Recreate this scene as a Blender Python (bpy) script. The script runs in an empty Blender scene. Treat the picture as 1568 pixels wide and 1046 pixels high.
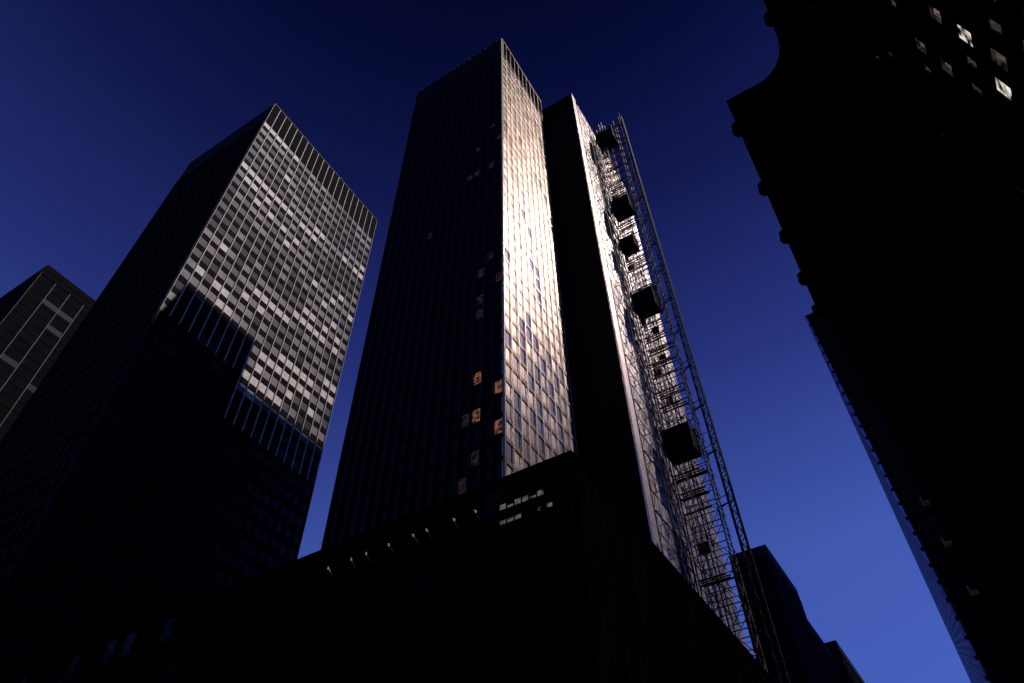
import bpy, math, random
from mathutils import Vector, Matrix, noise
random.seed(7)
CZ=1.6
scn=bpy.context.scene
SUN_AZ=math.radians(75.0); SUN_EL=math.radians(55.5)

# ------------------------------------------------------------------ materials
def mat(name,col,rough=0.6,metal=0.0,nscale=0.3,namt=0.25,bump=0.0,spec=0.5,emit=None,estr=0.0,streak=False,rib=0.0,ribf=40.0):
    m=bpy.data.materials.new(name); m.use_nodes=True
    nt=m.node_tree; b=nt.nodes["Principled BSDF"]
    b.inputs["Roughness"].default_value=rough; b.inputs["Metallic"].default_value=metal
    b.inputs["Specular IOR Level"].default_value=spec
    g=nt.nodes.new("ShaderNodeNewGeometry")
    mp=nt.nodes.new("ShaderNodeMapping"); nt.links.new(g.outputs["Position"],mp.inputs["Vector"])
    mp.inputs["Scale"].default_value=(1,1,0.15) if streak else (1,1,1)
    n=nt.nodes.new("ShaderNodeTexNoise"); n.inputs["Scale"].default_value=nscale; n.inputs["Detail"].default_value=6
    nt.links.new(mp.outputs[0],n.inputs["Vector"])
    r=nt.nodes.new("ShaderNodeMapRange"); nt.links.new(n.outputs["Fac"],r.inputs["Value"])
    r.inputs["From Min"].default_value=0.3; r.inputs["From Max"].default_value=0.7
    r.inputs["To Min"].default_value=1-namt; r.inputs["To Max"].default_value=1+namt
    mx=nt.nodes.new("ShaderNodeVectorMath"); mx.operation='SCALE'
    mx.inputs[0].default_value=col; nt.links.new(r.outputs[0],mx.inputs["Scale"])
    nt.links.new(mx.outputs[0],b.inputs["Base Color"])
    if rib>0:
        sp=nt.nodes.new("ShaderNodeSeparateXYZ"); nt.links.new(g.outputs["Position"],sp.inputs[0])
        ml=nt.nodes.new("ShaderNodeMath"); ml.operation='MULTIPLY'; ml.inputs[1].default_value=ribf
        nt.links.new(sp.outputs["Y"],ml.inputs[0])
        sn=nt.nodes.new("ShaderNodeMath"); sn.operation='SINE'; nt.links.new(ml.outputs[0],sn.inputs[0])
        m2=nt.nodes.new("ShaderNodeMath"); m2.operation='MULTIPLY'; m2.inputs[1].default_value=rib; nt.links.new(sn.outputs[0],m2.inputs[0])
        cb=nt.nodes.new("ShaderNodeCombineXYZ"); nt.links.new(m2.outputs[0],cb.inputs["Y"])
        ad=nt.nodes.new("ShaderNodeVectorMath"); ad.operation='ADD'
        nt.links.new(g.outputs["Normal"],ad.inputs[0]); nt.links.new(cb.outputs[0],ad.inputs[1])
        nm=nt.nodes.new("ShaderNodeVectorMath"); nm.operation='NORMALIZE'; nt.links.new(ad.outputs[0],nm.inputs[0])
        nt.links.new(nm.outputs[0],b.inputs["Normal"])
    elif bump>0:
        bp=nt.nodes.new("ShaderNodeBump"); bp.inputs["Strength"].default_value=bump; bp.inputs["Distance"].default_value=0.05
        nt.links.new(n.outputs["Fac"],bp.inputs["Height"]); nt.links.new(bp.outputs[0],b.inputs["Normal"])
    if emit:
        n2=nt.nodes.new("ShaderNodeTexNoise"); n2.inputs["Scale"].default_value=1.3; n2.inputs["Detail"].default_value=3
        nt.links.new(g.outputs["Position"],n2.inputs["Vector"])
        r2=nt.nodes.new("ShaderNodeMapRange"); nt.links.new(n2.outputs["Fac"],r2.inputs["Value"])
        r2.inputs["From Min"].default_value=0.40; r2.inputs["From Max"].default_value=0.60
        r2.inputs["To Min"].default_value=0.0; r2.inputs["To Max"].default_value=estr
        b.inputs["Emission Color"].default_value=(*emit,1); nt.links.new(r2.outputs[0],b.inputs["Emission Strength"])
    return m
M={}
def A(name,*a,**k): M[name]=mat(name,*a,**k); return M[name]
A("bronze_dark",(0.006,0.005,0.005),0.6,spec=0.06)
A("bronze_fin",(0.011,0.010,0.016),0.5,spec=0.12)
A("glass_black",(0.003,0.003,0.004),0.2,spec=0.08)
A("glass_black2",(0.004,0.004,0.008),0.3,spec=0.14)
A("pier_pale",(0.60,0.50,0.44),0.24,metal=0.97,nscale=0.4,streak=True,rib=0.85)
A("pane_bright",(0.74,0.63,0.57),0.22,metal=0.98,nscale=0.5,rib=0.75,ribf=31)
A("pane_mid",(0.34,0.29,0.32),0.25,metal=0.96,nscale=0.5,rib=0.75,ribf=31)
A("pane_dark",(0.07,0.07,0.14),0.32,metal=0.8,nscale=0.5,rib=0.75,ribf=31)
A("spandrel_grey",(0.26,0.21,0.20),0.26,metal=0.95,rib=0.9)
A("recess_black",(0.004,0.004,0.005),0.9,spec=0.03)
A("blind_white",(0.52,0.48,0.46),0.6,nscale=0.8,spec=0.2)
A("blind_lav",(0.16,0.145,0.17),0.6,nscale=0.8,spec=0.15)
A("blind_grey",(0.058,0.054,0.068),0.6,nscale=0.8,spec=0.12)
A("blind_dark",(0.016,0.016,0.025),0.6,nscale=0.8,spec=0.08)
A("mullion_white",(0.40,0.37,0.35),0.55,spec=0.2)
A("mullion_dim",(0.10,0.09,0.09),0.6,spec=0.1)
A("spandrel_dark",(0.005,0.0045,0.006),0.8,spec=0.03)
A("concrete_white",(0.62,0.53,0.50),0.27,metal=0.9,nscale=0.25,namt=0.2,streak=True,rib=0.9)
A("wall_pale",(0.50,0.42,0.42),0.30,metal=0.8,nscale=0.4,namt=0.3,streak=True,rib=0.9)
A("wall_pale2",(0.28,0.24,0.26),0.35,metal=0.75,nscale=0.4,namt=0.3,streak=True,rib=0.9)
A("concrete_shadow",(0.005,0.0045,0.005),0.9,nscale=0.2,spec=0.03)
A("steel",(0.06,0.047,0.045),0.5,metal=0.3)
A("steel_dark",(0.011,0.009,0.010),0.6,spec=0.1)
A("hoist_black",(0.003,0.003,0.003),0.9,spec=0.03)
A("podium_stone",(0.0035,0.003,0.0028),0.9,nscale=0.6,spec=0.03)
A("podium_edge",(0.012,0.010,0.009),0.8,nscale=0.6,spec=0.1)
A("podium_brown",(0.26,0.07,0.038),0.8,nscale=0.9,namt=0.8,streak=True,spec=0.1)
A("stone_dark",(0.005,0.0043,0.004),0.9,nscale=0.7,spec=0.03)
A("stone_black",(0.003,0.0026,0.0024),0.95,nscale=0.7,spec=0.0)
A("stone_pale",(0.30,0.27,0.18),0.8,nscale=0.7)
A("glass_blue",(0.20,0.27,0.52),0.2,metal=0.6,spec=0.9)
A("glass_blue2",(0.06,0.085,0.20),0.25,metal=0.5,spec=0.6)
A("asphalt",(0.035,0.035,0.035),0.9,nscale=3,bump=0.3)
A("paving",(0.20,0.19,0.18),0.85,nscale=1.5,bump=0.2)
A("kerb_stone",(0.35,0.34,0.32),0.8)
A("paint_white",(0.8,0.8,0.78),0.7)
A("bracket_metal",(0.75,0.7,0.66),0.4)
A("glint_orange",(0.01,0.01,0.01),0.2,emit=(1.0,0.40,0.17),estr=0.22)  # emission stands in for warm reflections in the glass
A("glint_faint",(0.01,0.01,0.01),0.2,emit=(0.9,0.42,0.27),estr=0.024)
A("glint_warm",(0.03,0.03,0.03),0.2,emit=(1.0,0.9,0.78),estr=0.9)  # window reflections imitated with emission
A("glint_dim",(0.02,0.02,0.02),0.2,emit=(1.0,0.8,0.6),estr=0.03)
A("glint_pink",(0.03,0.03,0.03),0.2,emit=(1.0,0.78,0.74),estr=0.12)  # glowing panes imitate reflections in the podium windows
m=bpy.data.materials.new("bracket_glint"); m.use_nodes=True; b=m.node_tree.nodes["Principled BSDF"]
b.inputs["Base Color"].default_value=(0.3,0.28,0.26,1)
b.inputs["Emission Color"].default_value=(1,0.88,0.8,1); b.inputs["Emission Strength"].default_value=0.16; M["bracket_glint"]=m  # emission imitates sun glints on the bracket tips

# ------------------------------------------------------------------ mesh builder
class MB:
    def __init__(s,name): s.name=name; s.v=[]; s.f=[]; s.m=[]; s.mats=[]
    def mi(s,n):
        if n not in s.mats: s.mats.append(n)
        return s.mats.index(n)
    def quad(s,p,m):
        i=len(s.v); s.v+= [tuple(q) for q in p]; s.f.append(tuple(range(i,i+len(p)))); s.m.append(s.mi(m))
    def box(s,x0,x1,y0,y1,z0,z1,m):
        if x0>x1:x0,x1=x1,x0
        if y0>y1:y0,y1=y1,y0
        i=len(s.v)
        s.v+=[(x0,y0,z0),(x1,y0,z0),(x1,y1,z0),(x0,y1,z0),(x0,y0,z1),(x1,y0,z1),(x1,y1,z1),(x0,y1,z1)]
        k=s.mi(m)
        for f in ((3,2,1,0),(4,5,6,7),(0,1,5,4),(1,2,6,5),(2,3,7,6),(3,0,4,7)):
            s.f.append(tuple(i+j for j in f)); s.m.append(k)
    def tube(s,p,q,r,m):
        p=Vector(p);q=Vector(q);d=(q-p)
        if d.length<1e-6:return
        d.normalize(); u=d.cross(Vector((0.31,0.2,0.93)))
        u.normalize(); w=d.cross(u); i=len(s.v); k=s.mi(m)
        for c in (p,q):
            for a in range(4):
                t=a*math.pi/2; s.v.append(tuple(c+(u*math.cos(t)+w*math.sin(t))*r))
        for a in range(4):
            b=(a+1)%4; s.f.append((i+a,i+b,i+4+b,i+4+a)); s.m.append(k)
        s.f.append((i+3,i+2,i+1,i)); s.m.append(k); s.f.append((i+4,i+5,i+6,i+7)); s.m.append(k)
    def lathe(s,c,prof,m,n=12):
        i=len(s.v);k=s.mi(m)
        for (r,z) in prof:
            for a in range(n):
                t=2*math.pi*a/n; s.v.append((c[0]+r*math.cos(t),c[1]+r*math.sin(t),c[2]+z))
        for j in range(len(prof)-1):
            for a in range(n):
                b=(a+1)%n; s.f.append((i+j*n+a,i+j*n+b,i+(j+1)*n+b,i+(j+1)*n+a)); s.m.append(k)
    def done(s,parent=None):
        me=bpy.data.meshes.new(s.name); me.from_pydata(s.v,[],s.f)
        for n in s.mats: me.materials.append(M[n])
        me.polygons.foreach_set("material_index",s.m); me.update()
        o=bpy.data.objects.new(s.name,me); scn.collection.objects.link(o)
        if parent: o.parent=parent
        return o
def empty(name):
    o=bpy.data.objects.new(name,None); scn.collection.objects.link(o); return o

def tr(side,plane):
    if side=='+X': return lambda a,d,z:(plane+d,a,z)
    if side=='-X': return lambda a,d,z:(plane-d,a,z)
    if side=='-Y': return lambda a,d,z:(a,plane-d,z)
    if side=='+Y': return lambda a,d,z:(a,plane+d,z)
def fbox(mb,T,a0,a1,d0,d1,z0,z1,m):
    p=T(a0,d0,z0);q=T(a1,d1,z1); mb.box(p[0],q[0],p[1],q[1],z0,z1,m)
def facade(mb,side,plane,a0,a1,z0,z1,nb,nf,pick,fin,finw,find,sp,sph,spd=0.0,tilt=0.004,win_d=-0.28,finlow=None):
    T=tr(side,plane); bw=(a1-a0)/nb; fh=(z1-z0)/nf
    for i in range(nb):
        A0=a0+i*bw;A1=A0+bw
        for j in range(nf):
            Z0=z0+j*fh
            t1=random.uniform(-tilt,tilt)*fh; t2=random.uniform(-tilt,tilt)*bw
            za=Z0+sph; zb=Z0+fh
            p=[T(A0,win_d+t1+t2,za),T(A1,win_d+t1-t2,za),T(A1,win_d-t1-t2,zb),T(A0,win_d-t1+t2,zb)]
            if side in('-X','+Y'): p=p[::-1]
            mb.quad(p,pick(i,j))
    for j in range(nf):
        Z0=z0+j*fh
        fbox(mb,T,a0,a1,-0.45,spd,Z0,Z0+sph,sp(j) if callable(sp) else sp)
    for i in range(nb+1):
        c=a0+i*bw
        c0=max(a0,c-finw/2);c1=min(a1,c+finw/2)
        if finlow:
            zc=finlow[1](i)
            fbox(mb,T,c0,c1,-0.44,find,z0+0.003,zc,finlow[0]); fbox(mb,T,c0,c1,-0.44,find,zc,z1-0.003,fin)
        else: fbox(mb,T,c0,c1,-0.44,find,z0+0.003,z1-0.003,fin)

# ------------------------------------------------------------------ main dark skyscraper
X0,X1,Y0,Y1=-64.0,-35.8,57.4,78.2; ZT=200+CZ
mb=MB("dark_glass_skyscraper")
mb.box(X0+0.5,X1-1.7,Y0+0.5,Y1-0.5,0,ZT-1.0,"recess_black")
mb.box(X1-1.7,X1-0.5,Y0+0.5,Y1-0.5,0,ZT-10.6,"recess_black")
NF=54; zc=ZT-10.5
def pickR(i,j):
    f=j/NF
    n=noise.noise(Vector((i*0.55+j*0.23,j*0.16,3.1)))*0.9+0.28*random.uniform(-1,1)  # reflections painted as dark bands and alternating pane tones
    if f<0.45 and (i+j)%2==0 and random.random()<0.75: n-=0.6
    if 0.45<=f<0.8: n+=0.10  # more bright panes painted where the highlight band falls
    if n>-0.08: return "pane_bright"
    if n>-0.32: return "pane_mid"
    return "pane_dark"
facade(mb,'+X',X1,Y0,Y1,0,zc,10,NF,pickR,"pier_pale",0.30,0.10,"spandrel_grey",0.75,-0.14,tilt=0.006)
T=tr('+X',X1)
for i in range(11):
    c=Y0+i*2.08; fbox(mb,T,max(Y0,c-0.17),min(Y1,c+0.17),-1.6,0.05,zc,ZT-1.0,"spandrel_grey")
fbox(mb,T,Y0,Y1,-0.49,-0.05,zc,zc+0.5,"spandrel_grey")
fbox(mb,T,Y0,Y1,-0.9,0.1,ZT-1.0,ZT,"spandrel_grey")
glints={}  # cells whose reflected glint is drawn as a glowing pane
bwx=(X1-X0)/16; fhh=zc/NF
for (x,h,mn) in [(-40.5,71,"glint_orange"),(-40.6,64.5,"glint_orange"),(-42.3,64.5,"glint_faint"),(-40.5,57,"glint_faint"),(-42.3,54,"glint_faint"),(-37,67.5,"glint_orange"),(-37,60.8,"glint_orange"),
   (-38.8,101,"glint_faint"),(-40.4,97,"glint_faint"),(-40.4,84,"glint_faint"),(-37.5,92,"glint_faint"),(-40.4,88,"glint_faint"),
   (-42,131,"glint_faint"),(-43.6,131,"glint_faint"),(-38,131,"glint_faint"),(-38,148,"glint_faint"),(-42,141,"glint_faint"),(-52,117,"glint_faint"),(-37,141,"glint_faint")]:
    glints[(int((x-X0)/bwx),int((h+CZ)/fhh))]=mn
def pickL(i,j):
    return glints.get((i,j)) or random.choice(["glass_black","glass_black","glass_black2"])
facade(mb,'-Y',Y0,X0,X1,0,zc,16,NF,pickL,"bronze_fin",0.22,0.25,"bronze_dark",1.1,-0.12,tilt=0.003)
T=tr('-Y',Y0)
fbox(mb,T,X0,X1-0.02,-0.9,0.1,zc,ZT-0.02,"bronze_dark")
for i in range(17):
    c=X0+i*bwx; fbox(mb,T,max(X0,c-0.11),min(X1-0.05,c+0.11),0.1,0.25,zc,ZT-0.4,"bronze_fin")
facade(mb,'-X',X0,Y0,Y1,0,zc,10,NF,lambda i,j:"glass_black","bronze_fin",0.25,0.2,"bronze_dark",1.1,0.0)
facade(mb,'+Y',Y1,X0,X1,0,zc,16,NF,lambda i,j:"glass_black","bronze_fin",0.25,0.2,"bronze_dark",1.1,0.0)
mb.box(X0,X0+0.5,Y0+0.9,Y1,zc,ZT-0.02,"bronze_dark"); mb.box(X0+0.5,X1-1.7,Y1-0.5,Y1,zc,ZT-0.03,"bronze_dark")
mb.done()

# ------------------------------------------------------------------ concrete slab tower with lit side wall
mb=MB("concrete_slab_tower")
SX0=-57; SX1=-26.9; SY0,SY1=80.0,116.0; SZ=198+CZ
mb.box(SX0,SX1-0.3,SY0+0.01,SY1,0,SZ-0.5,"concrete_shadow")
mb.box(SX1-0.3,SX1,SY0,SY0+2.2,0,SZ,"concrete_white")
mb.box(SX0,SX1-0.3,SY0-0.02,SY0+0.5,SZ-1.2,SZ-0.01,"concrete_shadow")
for j in range(55):
    z=j*3.6
    if z+3.6>SZ: break
    mb.box(SX0+0.1,SX1-0.32,SY0-0.03,SY0+0.02,z+3.5,z+3.58,"recess_black")
    mb.box(SX1-0.01,SX1+0.012,SY0+0.02,SY0+2.18,z+3.5,z+3.56,"wall_pale2")
    y=SY0+3.0
    k=0
    while y<SY1-0.5:
        w=2.35
        n=noise.noise(Vector((k*0.3,j*0.12,9)))+0.3*random.uniform(-1,1)
        mm="wall_pale" if n>-0.15 else "wall_pale2"
        d=random.uniform(0,0.04)
        mb.box(SX1-0.3,SX1-0.06-d,y,min(SY1,y+w-0.12),z+0.10,z+3.5,mm)
        if k%2==1 and random.random()<0.55:
            mb.box(SX1-0.2,SX1-0.02-d,y+0.3,y+w-0.5,z+1.1,z+2.9,random.choice(["pane_mid","spandrel_grey","pane_dark","pane_mid"]))
        y+=w;k+=1
    mb.box(SX1-0.3,SX1+0.02,SY0+3.12,SY1,z+3.5,z+3.7,"wall_pale2")
mb.done()

# ------------------------------------------------------------------ construction hoist + scaffold
hoist=empty("construction_hoist")
mb=MB("scaffold_lattice")
zb=30+CZ; zt=196
def S(p,q,r=0.07,m="steel"): mb.tube(p,q,r,m)
ys=[83.2,85.8,88.4]; xf=-25.0
for y in ys:
    S((xf,y,zb),(xf,y,zt-14),0.12,"steel_dark")
z=zb;k=0
while z+5.4<zt-14:
    S((xf,ys[0],z),(xf,ys[2],z),0.09,"steel_dark")
    for a in range(2):
        S((xf,ys[a],z),(xf,ys[a+1],z+5.4),0.10,"steel_dark"); S((xf,ys[a+1],z),(xf,ys[a],z+5.4),0.10,"steel_dark")
    S((xf,ys[1],z),(SX1,ys[1],z),0.07); S((xf,ys[0],z),(SX1,ys[0],z),0.07); S((xf,ys[0],z),(SX1,ys[0],z+2.7),0.06)
    z+=5.4;k+=1
xs=[-25.6,-23.0,-20.3]; yy=[92.0,94.4]
for x in xs:
    for y in yy: S((x,y,zb),(x,y,zt),0.12)
z=zb;k=0
while z+3.6<zt:
    for y in yy: S((xs[0],y,z),(xs[2],y,z),0.11)
    for x in xs: S((x,yy[0],z),(x,yy[1],z),0.09)
    for y in yy:
        for a in range(2):
            if (k+a)%2: S((xs[a],y,z),(xs[a+1],y,z+3.6),0.065)
            else: S((xs[a+1],y,z),(xs[a],y,z+3.6),0.065)
    S((xs[2],yy[0],z),(xs[2],yy[1],z+3.6),0.06)
    nn=random.choice([0,1,3,4])
    for q in range(nn): mb.box(xs[0]+random.uniform(0,0.6),xs[2]-random.uniform(0,1.2),yy[0]-1.3+q*0.55,yy[0]-1.3+q*0.55+0.3,z+0.1,z+0.16,"steel_dark")
    for x in (xs[0],xs[1],xs[2]+0.3): S((x,yy[0]-1.5,z+0.05),(x,yy[0],z+0.05),0.06)
    S((xs[0],yy[0]-1.5,z+1.1),(xs[2]+0.3,yy[0]-1.5,z+1.1),0.05)
    S((xs[0],yy[0]-1.5,z+0.1),(xs[2]+0.3,yy[0]-1.5,z+0.1),0.08,"steel_dark")
    S((xs[2]+0.3,yy[0]-1.5,z+0.1),(xs[2]+0.3,yy[1],z+0.1),0.06)
    S((xs[2]+0.3,yy[0]-1.5,z+1.1),(xs[2]+0.3,yy[1],z+1.1),0.05)
    for x in (xs[0],xs[1],xs[2]+0.3): S((x,yy[0]-1.5,z+0.1),(x,yy[0]-1.5,z+1.15),0.05)
    if random.random()<0.5:
        S((xs[2],yy[0],z),(xs[2]+random.uniform(0.8,1.8),yy[0],z+random.uniform(-0.4,0.4)),0.07,"steel_dark")
    if random.random()<0.4:
        a=random.uniform(xs[0],xs[1]); mb.box(a,a+random.uniform(0.7,1.6),yy[0]-1.46,yy[0]-1.40,z+0.15,z+random.uniform(1.2,2.2),"steel_dark")
    if random.random()<0.5:
        a=random.uniform(xs[0],xs[2]); S((a,yy[0]-1.2,z),(a+random.uniform(-1.5,1.5),yy[0]-0.4,z+3.6),0.05,"steel_dark")
    z+=3.6;k+=1
gx,gy=-23.6,90.0
for dx in (-0.4,0.4):
    for dy in (-0.4,0.4): S((gx+dx,gy+dy,zb),(gx+dx,gy+dy,zt-2),0.07)
z=zb;k=0
while z<zt-4:
    s=1 if k%2 else -1
    S((gx-0.4,gy-0.4,z),(gx+0.4,gy-0.4,z),0.05); S((gx-0.4*s,gy-0.4,z),(gx+0.4*s,gy-0.4,z+1.5),0.05)
    S((gx+0.4,gy-0.4*s,z),(gx+0.4,gy+0.4*s,z+1.5),0.05)
    if k%6==0: S((gx,gy,z),(SX1,gy-1.5,z),0.07); S((gx,gy,z),(SX1,gy+1.5,z),0.07)
    z+=1.5;k+=1
mb.done(hoist)
def car(zc_,s=1.0):
    mb=MB("hoist_car")
    x0,x1,y0,y1=-25.2,-25.2+3.7*s,88.4,88.4+2.7*s; h=4.0*s
    mb.box(x0,x1,y0,y1,zc_,zc_+0.25,"hoist_black"); mb.box(x0,x1,y0,y1,zc_+h-0.2,zc_+h,"hoist_black")
    mb.box(x0,x0+0.1,y0,y1,zc_+0.25,zc_+h-0.2,"hoist_black"); mb.box(x1-0.1,x1,y0,y1,zc_+0.25,zc_+h-0.2,"hoist_black")
    mb.box(x0+0.1,x1-0.1,y0,y0+0.1,zc_+0.25,zc_+h-0.2,"hoist_black")
    for x in (x0,x1):
        for y in (y0,y1): mb.tube((x,y,zc_-0.5),(x,y,zc_+h+0.9),0.12,"steel_dark")
    mb.tube((x0,y0,zc_+h+0.9),(x1,y0,zc_+h+0.9),0.1,"steel_dark"); mb.tube((x1,y0,zc_+h+0.9),(x1,y1,zc_+h+0.9),0.1,"steel_dark")
    mb.tube((x0,y0,zc_-0.5),(x1,y0,zc_-0.5),0.1,"steel_dark"); mb.tube((x0,y0,zc_+h),(x1,y0,zc_+h+0.9),0.08,"steel_dark")
    mb.box(x0-0.5,x0,y0+0.3,y0+0.36,zc_+0.2,zc_+h*0.6,"steel_dark")
    mb.done(hoist)
for zz,s_ in ((181,1.3),(146,1.2),(131,0.9),(110,1.2),(74,1.25)): car(zz,s_)
mb=MB("outer_mast"); mx,my=-18.2,92.6; w=0.45
for dx in (-w,w):
    for dy in (-w,w): mb.tube((mx+dx,my+dy,zb),(mx+dx,my+dy,197),0.12,"steel_dark")
z=zb;k=0
while z<195.4:
    s=w if k%2 else -w
    for c in (-w,w):
        mb.tube((mx-s,my+c,z),(mx+s,my+c,z+1.4),0.07,"steel_dark"); mb.tube((mx+c,my-s,z),(mx+c,my+s,z+1.4),0.07,"steel_dark")
        mb.tube((mx-w,my+c,z),(mx+w,my+c,z),0.06,"steel_dark")
    if k%7==3:
        mb.tube((mx,my,z),(-20.2,93.6,z+0.2),0.14,"steel_dark"); mb.tube((mx,my,z+1.4),(-20.2,92.2,z+0.6),0.09,"steel_dark")
        mb.tube((mx,my,z),(-20.2,92.2,z-0.6),0.09,"steel_dark")
    z+=1.4;k+=1
mb.tube((mx,my,196),(mx,my,200.5),0.08,"steel_dark")
mb.done(hoist)

# ------------------------------------------------------------------ podium
mb=MB("podium_building")
PX,PY,PZ=-15.4,32.8,30+CZ
mb.box(-78,PX-0.4,PY+0.4,150,0,PZ-0.6,"podium_stone")
mb.box(-78,PX,PY,150,PZ-0.6,PZ,"podium_stone")
T=tr('-Y',PY)
facade(mb,'-Y',PY,-78,PX,0,PZ-0.6,26,7,lambda i,j:random.choice(["recess_black","recess_black","glass_black"]),"podium_stone",0.5,0.05,"podium_stone",1.4,-0.03,win_d=-0.15)
fbox(mb,T,-78,PX,0.06,0.45,28.1,28.5,"podium_edge")
for i in range(7):
    for j in range(3):
        a=-20.8+i*0.56; z=26.2+CZ+j*0.55
        if random.random()<0.75: fbox(mb,T,a,a+0.44,0.05,0.10,z,z+random.choice([0.2,0.42,0.42]),"glint_pink")
for i in range(8): fbox(mb,T,-20.86+i*0.56,-20.80+i*0.56,0.055,0.2,25.9+CZ,28.0+CZ,"steel_dark")
for j in range(4): fbox(mb,T,-20.9,-16.8,0.052,0.17,26.12+CZ+j*0.55,26.17+CZ+j*0.55,"steel_dark")
T=tr('+X',PX)
y=PY
while y<150:
    fbox(mb,T,y,y+1.5,-0.4,-0.02-random.uniform(0,0.06),0,PZ-0.62,"podium_brown")
    y+=1.58
mb.done()
mb=MB("parapet_brackets")  # small brackets; their tips glow in place of caught sunlight
for x in (-34.6,-32.5,-31.2,-29.1,-27.0,-25.9,-23.8,-22.1):
    z=28.8; y=PY-0.3; s=random.uniform(-0.1,0.1)
    mb.tube((x,y,z-0.3),(x-0.35+s,y-0.35,z+0.45),0.03,"bracket_metal")
    mb.tube((x-0.35+s,y-0.35,z+0.45),(x+s,y-0.6,z+0.15),0.03,"bracket_glint")
    mb.box(x-0.05+s,x+0.05+s,y-0.67,y-0.59,z+0.0,z+0.08,"bracket_glint")
mb.done()

# ------------------------------------------------------------------ left office tower
mb=MB("mullioned_office_tower")
K=1.105
LX0,LX1,LY0,LY1=-135.4*K,-100.4*K,38.2*K,84.2*K; LZ=200*K+CZ
mb.box(LX0+0.5,LX1-0.5,LY0+0.5,LY1-0.5,0,LZ-0.6,"recess_black")
LF=50; lz=LZ-12.5; NB=20
rowb=[random.uniform(-0.15,0.15) for _ in range(LF)]
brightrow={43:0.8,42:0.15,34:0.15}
def shade_lim(i): return (0.60 if i<8.6 else 0.54)  # cast-shadow line; panes and fins below it are painted darker
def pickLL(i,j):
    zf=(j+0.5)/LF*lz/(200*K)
    if zf<shade_lim(i)-0.02:
        return random.choice(["blind_dark","glass_black","glass_black2","glass_black"]) if zf>shade_lim(i)-0.10 else random.choice(["glass_black","glass_black2"])
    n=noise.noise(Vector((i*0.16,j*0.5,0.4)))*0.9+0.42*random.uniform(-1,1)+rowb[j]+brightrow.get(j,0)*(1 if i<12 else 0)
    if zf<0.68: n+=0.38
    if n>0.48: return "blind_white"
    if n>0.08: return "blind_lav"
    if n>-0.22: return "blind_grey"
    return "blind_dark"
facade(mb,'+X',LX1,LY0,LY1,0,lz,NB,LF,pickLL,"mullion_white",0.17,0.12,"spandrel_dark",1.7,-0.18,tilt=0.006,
       finlow=("bronze_fin",lambda i:(shade_lim(i)-0.06)*200*K))  # bronze tone on the lower fins paints in the shadow
T=tr('+X',LX1); bw=(LY1-LY0)/NB
fbox(mb,T,LY0,LY1,-1.2,-0.1,lz,LZ-0.5,"recess_black")
for i in range(NB+1):
    c=LY0+i*bw; fbox(mb,T,max(LY0,c-0.08),min(LY1,c+0.08),-0.1,0.05,lz,LZ-0.5,"mullion_white")
fbox(mb,T,LY0,LY1,-1.0,0.02,LZ-0.5,LZ,"bronze_dark")
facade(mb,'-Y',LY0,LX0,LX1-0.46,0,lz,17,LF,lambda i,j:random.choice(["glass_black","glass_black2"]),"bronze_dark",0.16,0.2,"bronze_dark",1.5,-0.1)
mb.box(LX0,LX1-1.2,LY0,LY0+0.5,lz,LZ-0.01,"bronze_dark")
facade(mb,'+Y',LY1,LX0,LX1-0.46,0,lz,17,LF,lambda i,j:"glass_black","bronze_fin",0.16,0.2,"bronze_dark",1.5,0.0)
facade(mb,'-X',LX0,LY0,LY1,0,lz,NB,LF,lambda i,j:"glass_black","bronze_fin",0.16,0.2,"bronze_dark",1.5,0.0)
mb.done()

# ------------------------------------------------------------------ far-left tower
mb=MB("striped_office_tower")
K2=1.5; h=170*K2+CZ; fx=-174*K2; fy=33*K2
mb.box(fx-42,fx-0.5,fy+0.5,fy+55,0,h-0.3,"recess_black")
def pkf(i,j): return "blind_dark" if random.random()<0.12 else "recess_black"
facade(mb,'+X',fx,fy,fy+55,0,h-6,8,52,pkf,"mullion_dim",0.28,0.02,"recess_black",1.8,-0.15)
mb.box(fx-0.6,fx-0.1,fy,fy+55,h-6,h-3,"recess_black")
facade(mb,'-Y',fy,fx-42,fx-0.46,0,h-3,14,60,lambda i,j:"glass_black","bronze_dark",0.2,0.2,"bronze_dark",1.5,0.0)
mb.box(fx-42,fx,fy,fy+55,h-3,h,"recess_black")
mb.done()

def plain_tower(name,x0,x1,y0,y1,h,nbx,nby,nf,wm="glass_black",fin="bronze_fin",sp="bronze_dark",sides=('+X','-Y','-X')):
    mb=MB(name); z=h+CZ
    mb.box(x0+0.5,x1-0.5,y0+0.5,y1-0.5,0,z-0.3,"recess_black")
    for sd in sides:
        if sd in('+X','-X'):
            facade(mb,sd,x1 if sd=='+X' else x0,y0,y1,0,z-3,nby,nf,lambda i,j:random.choice([wm,"glass_black2"]),fin,0.3,0.12,sp,1.3,0.0)
        else:
            facade(mb,sd,y0 if sd=='-Y' else y1,x0+0.46,x1-0.46,0,z-3,nbx,nf,lambda i,j:random.choice([wm,"glass_black2"]),fin,0.3,0.12,sp,1.3,0.0)
    mb.box(x0,x1,y0,y1,z-3,z,sp)
    mb.done()
plain_tower("office_block",-37.6,-28,167.7,194,100,5,11,27,fin="blind_dark",sp="blind_dark")
plain_tower("office_block",-40,-29.5,197,228,97,5,12,26,fin="blind_dark")
plain_tower("office_block",-36,-29.7,252,292,110,4,14,28,fin="blind_dark")
for k in range(9):  # unseen blocks, next rows too, added to shade ground and cut ambient
    x=-260+k*52
    plain_tower("office_block",x,x+44,-75,-30,random.uniform(70,115),12,12,26,sides=('+Y','+X','-X'))
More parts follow.
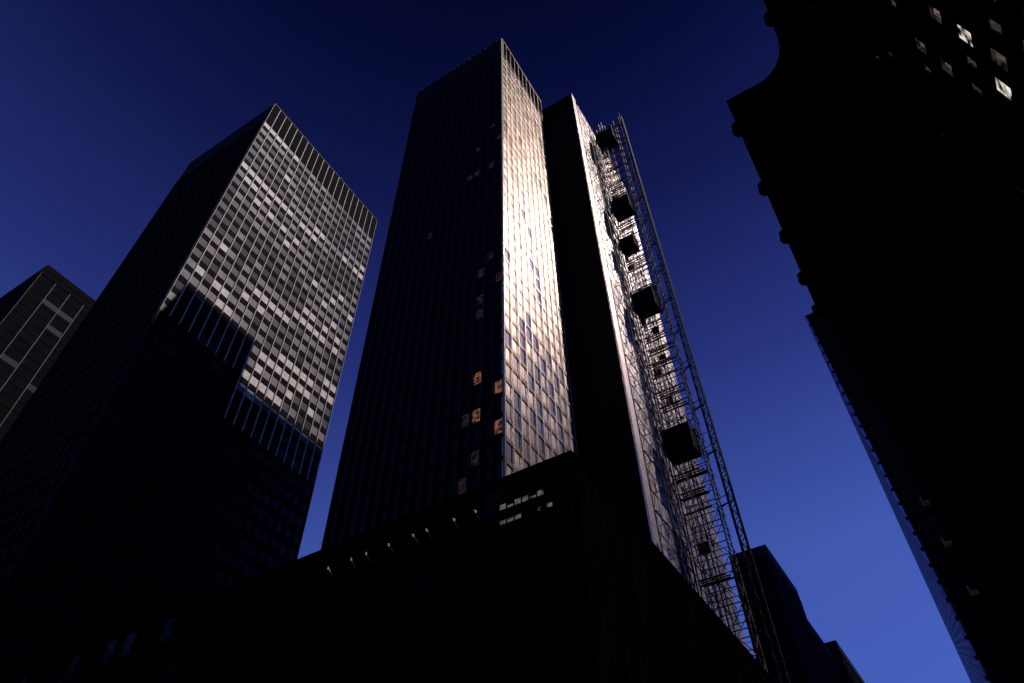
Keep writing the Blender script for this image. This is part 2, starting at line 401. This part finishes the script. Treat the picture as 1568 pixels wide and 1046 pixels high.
for k in range(5):
    plain_tower("office_block",66,105,-20+k*52,24+k*52,random.uniform(50,70),10,12,18,sides=('-X','-Y','+Y'))
for k in range(3):
    plain_tower("office_block",-260+k*46,-222+k*46,-20,24,random.uniform(28,36),10,12,9,sides=('-Y','+X','+Y'))

# ------------------------------------------------------------------ right: ornate stone building in shade
mb=MB("ornate_stone_building")
BH=100+CZ
bx,by0,by1=6.0,54.5,98.6
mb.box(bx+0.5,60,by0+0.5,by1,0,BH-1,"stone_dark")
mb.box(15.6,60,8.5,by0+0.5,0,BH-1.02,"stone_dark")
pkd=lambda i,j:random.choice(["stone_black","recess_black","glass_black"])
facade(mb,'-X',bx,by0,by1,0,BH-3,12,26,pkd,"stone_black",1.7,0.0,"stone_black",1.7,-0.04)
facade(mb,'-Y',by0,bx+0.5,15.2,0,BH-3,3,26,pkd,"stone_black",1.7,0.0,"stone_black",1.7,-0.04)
glintb={}  # panes that glow to imitate reflections
for (y,h,mm) in [(25.2,44,"glint_warm"),(26.9,44.3,"glint_dim"),(25.6,40.5,"glint_warm"),(27.6,38.0,"glint_warm"),(25.6,36.5,"glint_dim"),(31,47,"glint_dim"),(29.5,50,"glint_dim"),(23.5,34,"glint_dim")]:
    glintb[(int((y-8)/((by0-8)/24)),int((h+CZ)/((BH-3)/26)))]=mm
def pkb(i,j):
    return glintb.get((i,j)) or pkd(i,j)
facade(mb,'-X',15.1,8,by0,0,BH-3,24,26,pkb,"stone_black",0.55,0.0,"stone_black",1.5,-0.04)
def outline(off):
    P=[(bx-off,by1+off*0.4),(bx-off,by0-off)]
    cx,cy=15.1-off-4.2,by0-off-4.6
    P.append((cx-0.0,by0-off))
    for k in range(1,9):
        t=k/9*math.pi/2
        P.append((cx+4.2*math.sin(t),cy+4.6*math.cos(t)))
    P.append((15.1-off,cy)); P.append((15.1-off,8-off))
    return P
def slab(z0,z1,off,m="stone_dark"):
    P=outline(off); n=len(P)
    for i in range(n-1):
        a,b=P[i],P[i+1]
        mb.quad([(a[0],a[1],z0),(b[0],b[1],z0),(b[0],b[1],z1),(a[0],a[1],z1)],m)
    poly=P+[(60,8-off),(60,by1+off*0.4)]
    mb.quad([(p[0],p[1],z0) for p in poly],m); mb.quad([(p[0],p[1],z1) for p in poly],m)
slab(BH-3.2,BH-2.2,0.35); slab(BH-2.2+0.003,BH-1.2,0.8); slab(BH-1.2+0.003,BH,1.25)
y=by0
while y<by1:
    mb.box(bx-0.75,bx,y,y+0.45,BH-4.2,BH-3.25,"stone_dark"); y+=1.3
prof=[(0.0,-1.9),(0.3,-1.8),(0.75,-1.3),(0.95,-0.7),(0.85,-0.2),(0.5,0.1),(0.7,0.3),(0.7,0.9),(0.0,1.0)]
for h_ in (57.5,69,79.5,89.5,98):
    mb.lathe((bx-1.35,h_,BH-1.2),prof,"stone_dark",14)
mb.lathe((15.1-1.35,45.0,BH-1.2),prof,"stone_dark",14)
for (y,z) in ((97.5,58),(97.8,52),(97.2,45)):
    mb.box(bx-0.9,bx,y-0.9,y,z,z+0.25,"stone_pale"); mb.box(bx-0.9,bx-0.8,y-0.9,y,z+0.25,z+1.1,"stone_pale")
mb.done()

mb=MB("blue_glass_office_building")
GH=150+CZ; gx0=3.6
mb.box(gx0+0.4,50,149.4,420,0,GH-0.2,"glass_black")
facade(mb,'-X',gx0,149,420,0,GH-1,60,42,lambda i,j:random.choice(["glass_blue","glass_blue","glass_blue2"]),"glass_blue",0.2,0.05,"glass_blue2",0.8,0.03,tilt=0.002)
facade(mb,'-Y',149,gx0+0.46,50,0,GH-1,18,42,lambda i,j:"glass_black","bronze_dark",0.3,0.1,"bronze_dark",1.2,0.0)
mb.box(gx0,50,149,420,GH-1,GH,"bronze_fin")
mb.done()

# ------------------------------------------------------------------ ground, road, pavements
mb=MB("ground"); mb.quad([(-3000,-3000,-0.15),(3000,-3000,-0.15),(3000,3000,-0.15),(-3000,3000,-0.15)],"asphalt"); mb.done()
mb=MB("road"); mb.box(-11.5,-1.5,-200,600,-0.146,-0.142,"asphalt"); mb.box(-300,-11.5,8,28,-0.146,-0.142,"asphalt"); mb.done()
mb=MB("road_markings")
for k in range(-20,80): mb.box(-6.6,-6.45,k*7.0,k*7.0+3,-0.138,-0.134,"paint_white")
for k in range(12): mb.box(-11.3+k*0.8,-10.9+k*0.8,3.0,6.5,-0.138,-0.134,"paint_white")
mb.done()
mb=MB("pavement"); mb.box(-1.2,6,-200,600,-0.14,0.0,"paving"); mb.box(-1.5,-1.2,-200,600,-0.14,-0.002,"kerb_stone")
mb.box(-15.4,-11.8,32,600,-0.14,0.0,"paving"); mb.box(-11.8,-11.5,32,600,-0.14,-0.002,"kerb_stone")
mb.box(-300,-15.4,28.3,32.8,-0.14,-0.003,"paving"); mb.done()

# ------------------------------------------------------------------ light
w=bpy.data.worlds.new("World"); scn.world=w; w.use_nodes=True; nt=w.node_tree
bg=nt.nodes["Background"]
sky=nt.nodes.new("ShaderNodeTexSky"); sky.sky_type='NISHITA'; sky.sun_disc=False
sky.sun_elevation=SUN_EL; sky.sun_rotation=SUN_AZ; sky.air_density=1.0; sky.dust_density=0.3; sky.ozone_density=2.0
sep=nt.nodes.new("ShaderNodeSeparateColor"); nt.links.new(sky.outputs[0],sep.inputs[0])
mr=nt.nodes.new("ShaderNodeMapRange"); nt.links.new(sep.outputs["Blue"],mr.inputs["Value"])
mr.inputs["From Min"].default_value=1.0; mr.inputs["From Max"].default_value=9.0
mr.inputs["To Min"].default_value=0.34; mr.inputs["To Max"].default_value=1.3
tc=nt.nodes.new("ShaderNodeTexCoord"); sx=nt.nodes.new("ShaderNodeSeparateXYZ"); nt.links.new(tc.outputs["Generated"],sx.inputs[0])
cr=nt.nodes.new("ShaderNodeValToRGB"); nt.links.new(sx.outputs["Z"],cr.inputs["Fac"])
e=cr.color_ramp.elements
e[0].position=0.0; e[0].color=(0.085,0.17,0.70,1)
e[1].position=0.99; e[1].color=(0.0015,0.003,0.026,1)
for p,c in ((0.50,(0.074,0.137,0.60,1)),(0.70,(0.032,0.054,0.32,1)),(0.85,(0.0108,0.0168,0.128,1)),(0.93,(0.0037,0.0065,0.062,1))):
    q=cr.color_ramp.elements.new(p); q.color=c
vm=nt.nodes.new("ShaderNodeVectorMath"); vm.operation='SCALE'
nt.links.new(cr.outputs[0],vm.inputs[0]); nt.links.new(mr.outputs[0],vm.inputs["Scale"])
v2=nt.nodes.new("ShaderNodeVectorMath"); v2.operation='SCALE'; v2.inputs["Scale"].default_value=20.0
nt.links.new(vm.outputs[0],v2.inputs[0])
nt.links.new(v2.outputs[0],bg.inputs["Color"]); bg.inputs["Strength"].default_value=0.05
sd=bpy.data.lights.new("sun","SUN"); sd.energy=3.8; sd.angle=math.radians(0.5); sd.color=(1.0,0.87,0.75)
so=bpy.data.objects.new("sun",sd); scn.collection.objects.link(so)
sv=Vector((math.sin(SUN_AZ)*math.cos(SUN_EL),math.cos(SUN_AZ)*math.cos(SUN_EL),math.sin(SUN_EL)))
so.rotation_euler=sv.to_track_quat('Z','Y').to_euler(); so.location=(0,0,300)

# ------------------------------------------------------------------ camera
HA=math.radians(31)
n=Vector((-19,975.7,-1100)).normalized(); F=(Vector((0,0,-1))-n*(-n.z)).normalized(); R=F.cross(n)
cols=[]
for c in ((1,0,0),(0,1,0),(0,0,1)):
    c=Vector(c); r,f,u=c.dot(R),c.dot(F),c.dot(n)
    cols.append((r*math.cos(HA)-f*math.sin(HA), r*math.sin(HA)+f*math.cos(HA), u))
rot=Matrix((cols[0],cols[1],cols[2])).transposed()
cam=bpy.data.cameras.new("camera"); co=bpy.data.objects.new("camera",cam); scn.collection.objects.link(co)
co.matrix_world=Matrix.Translation((0,0,CZ))@rot.to_4x4()
cam.sensor_width=36; cam.lens=1100/1568*36; cam.clip_end=8000; cam.clip_start=0.1
scn.camera=co
scn.view_settings.view_transform='Standard'; scn.view_settings.look='None'; scn.view_settings.exposure=0
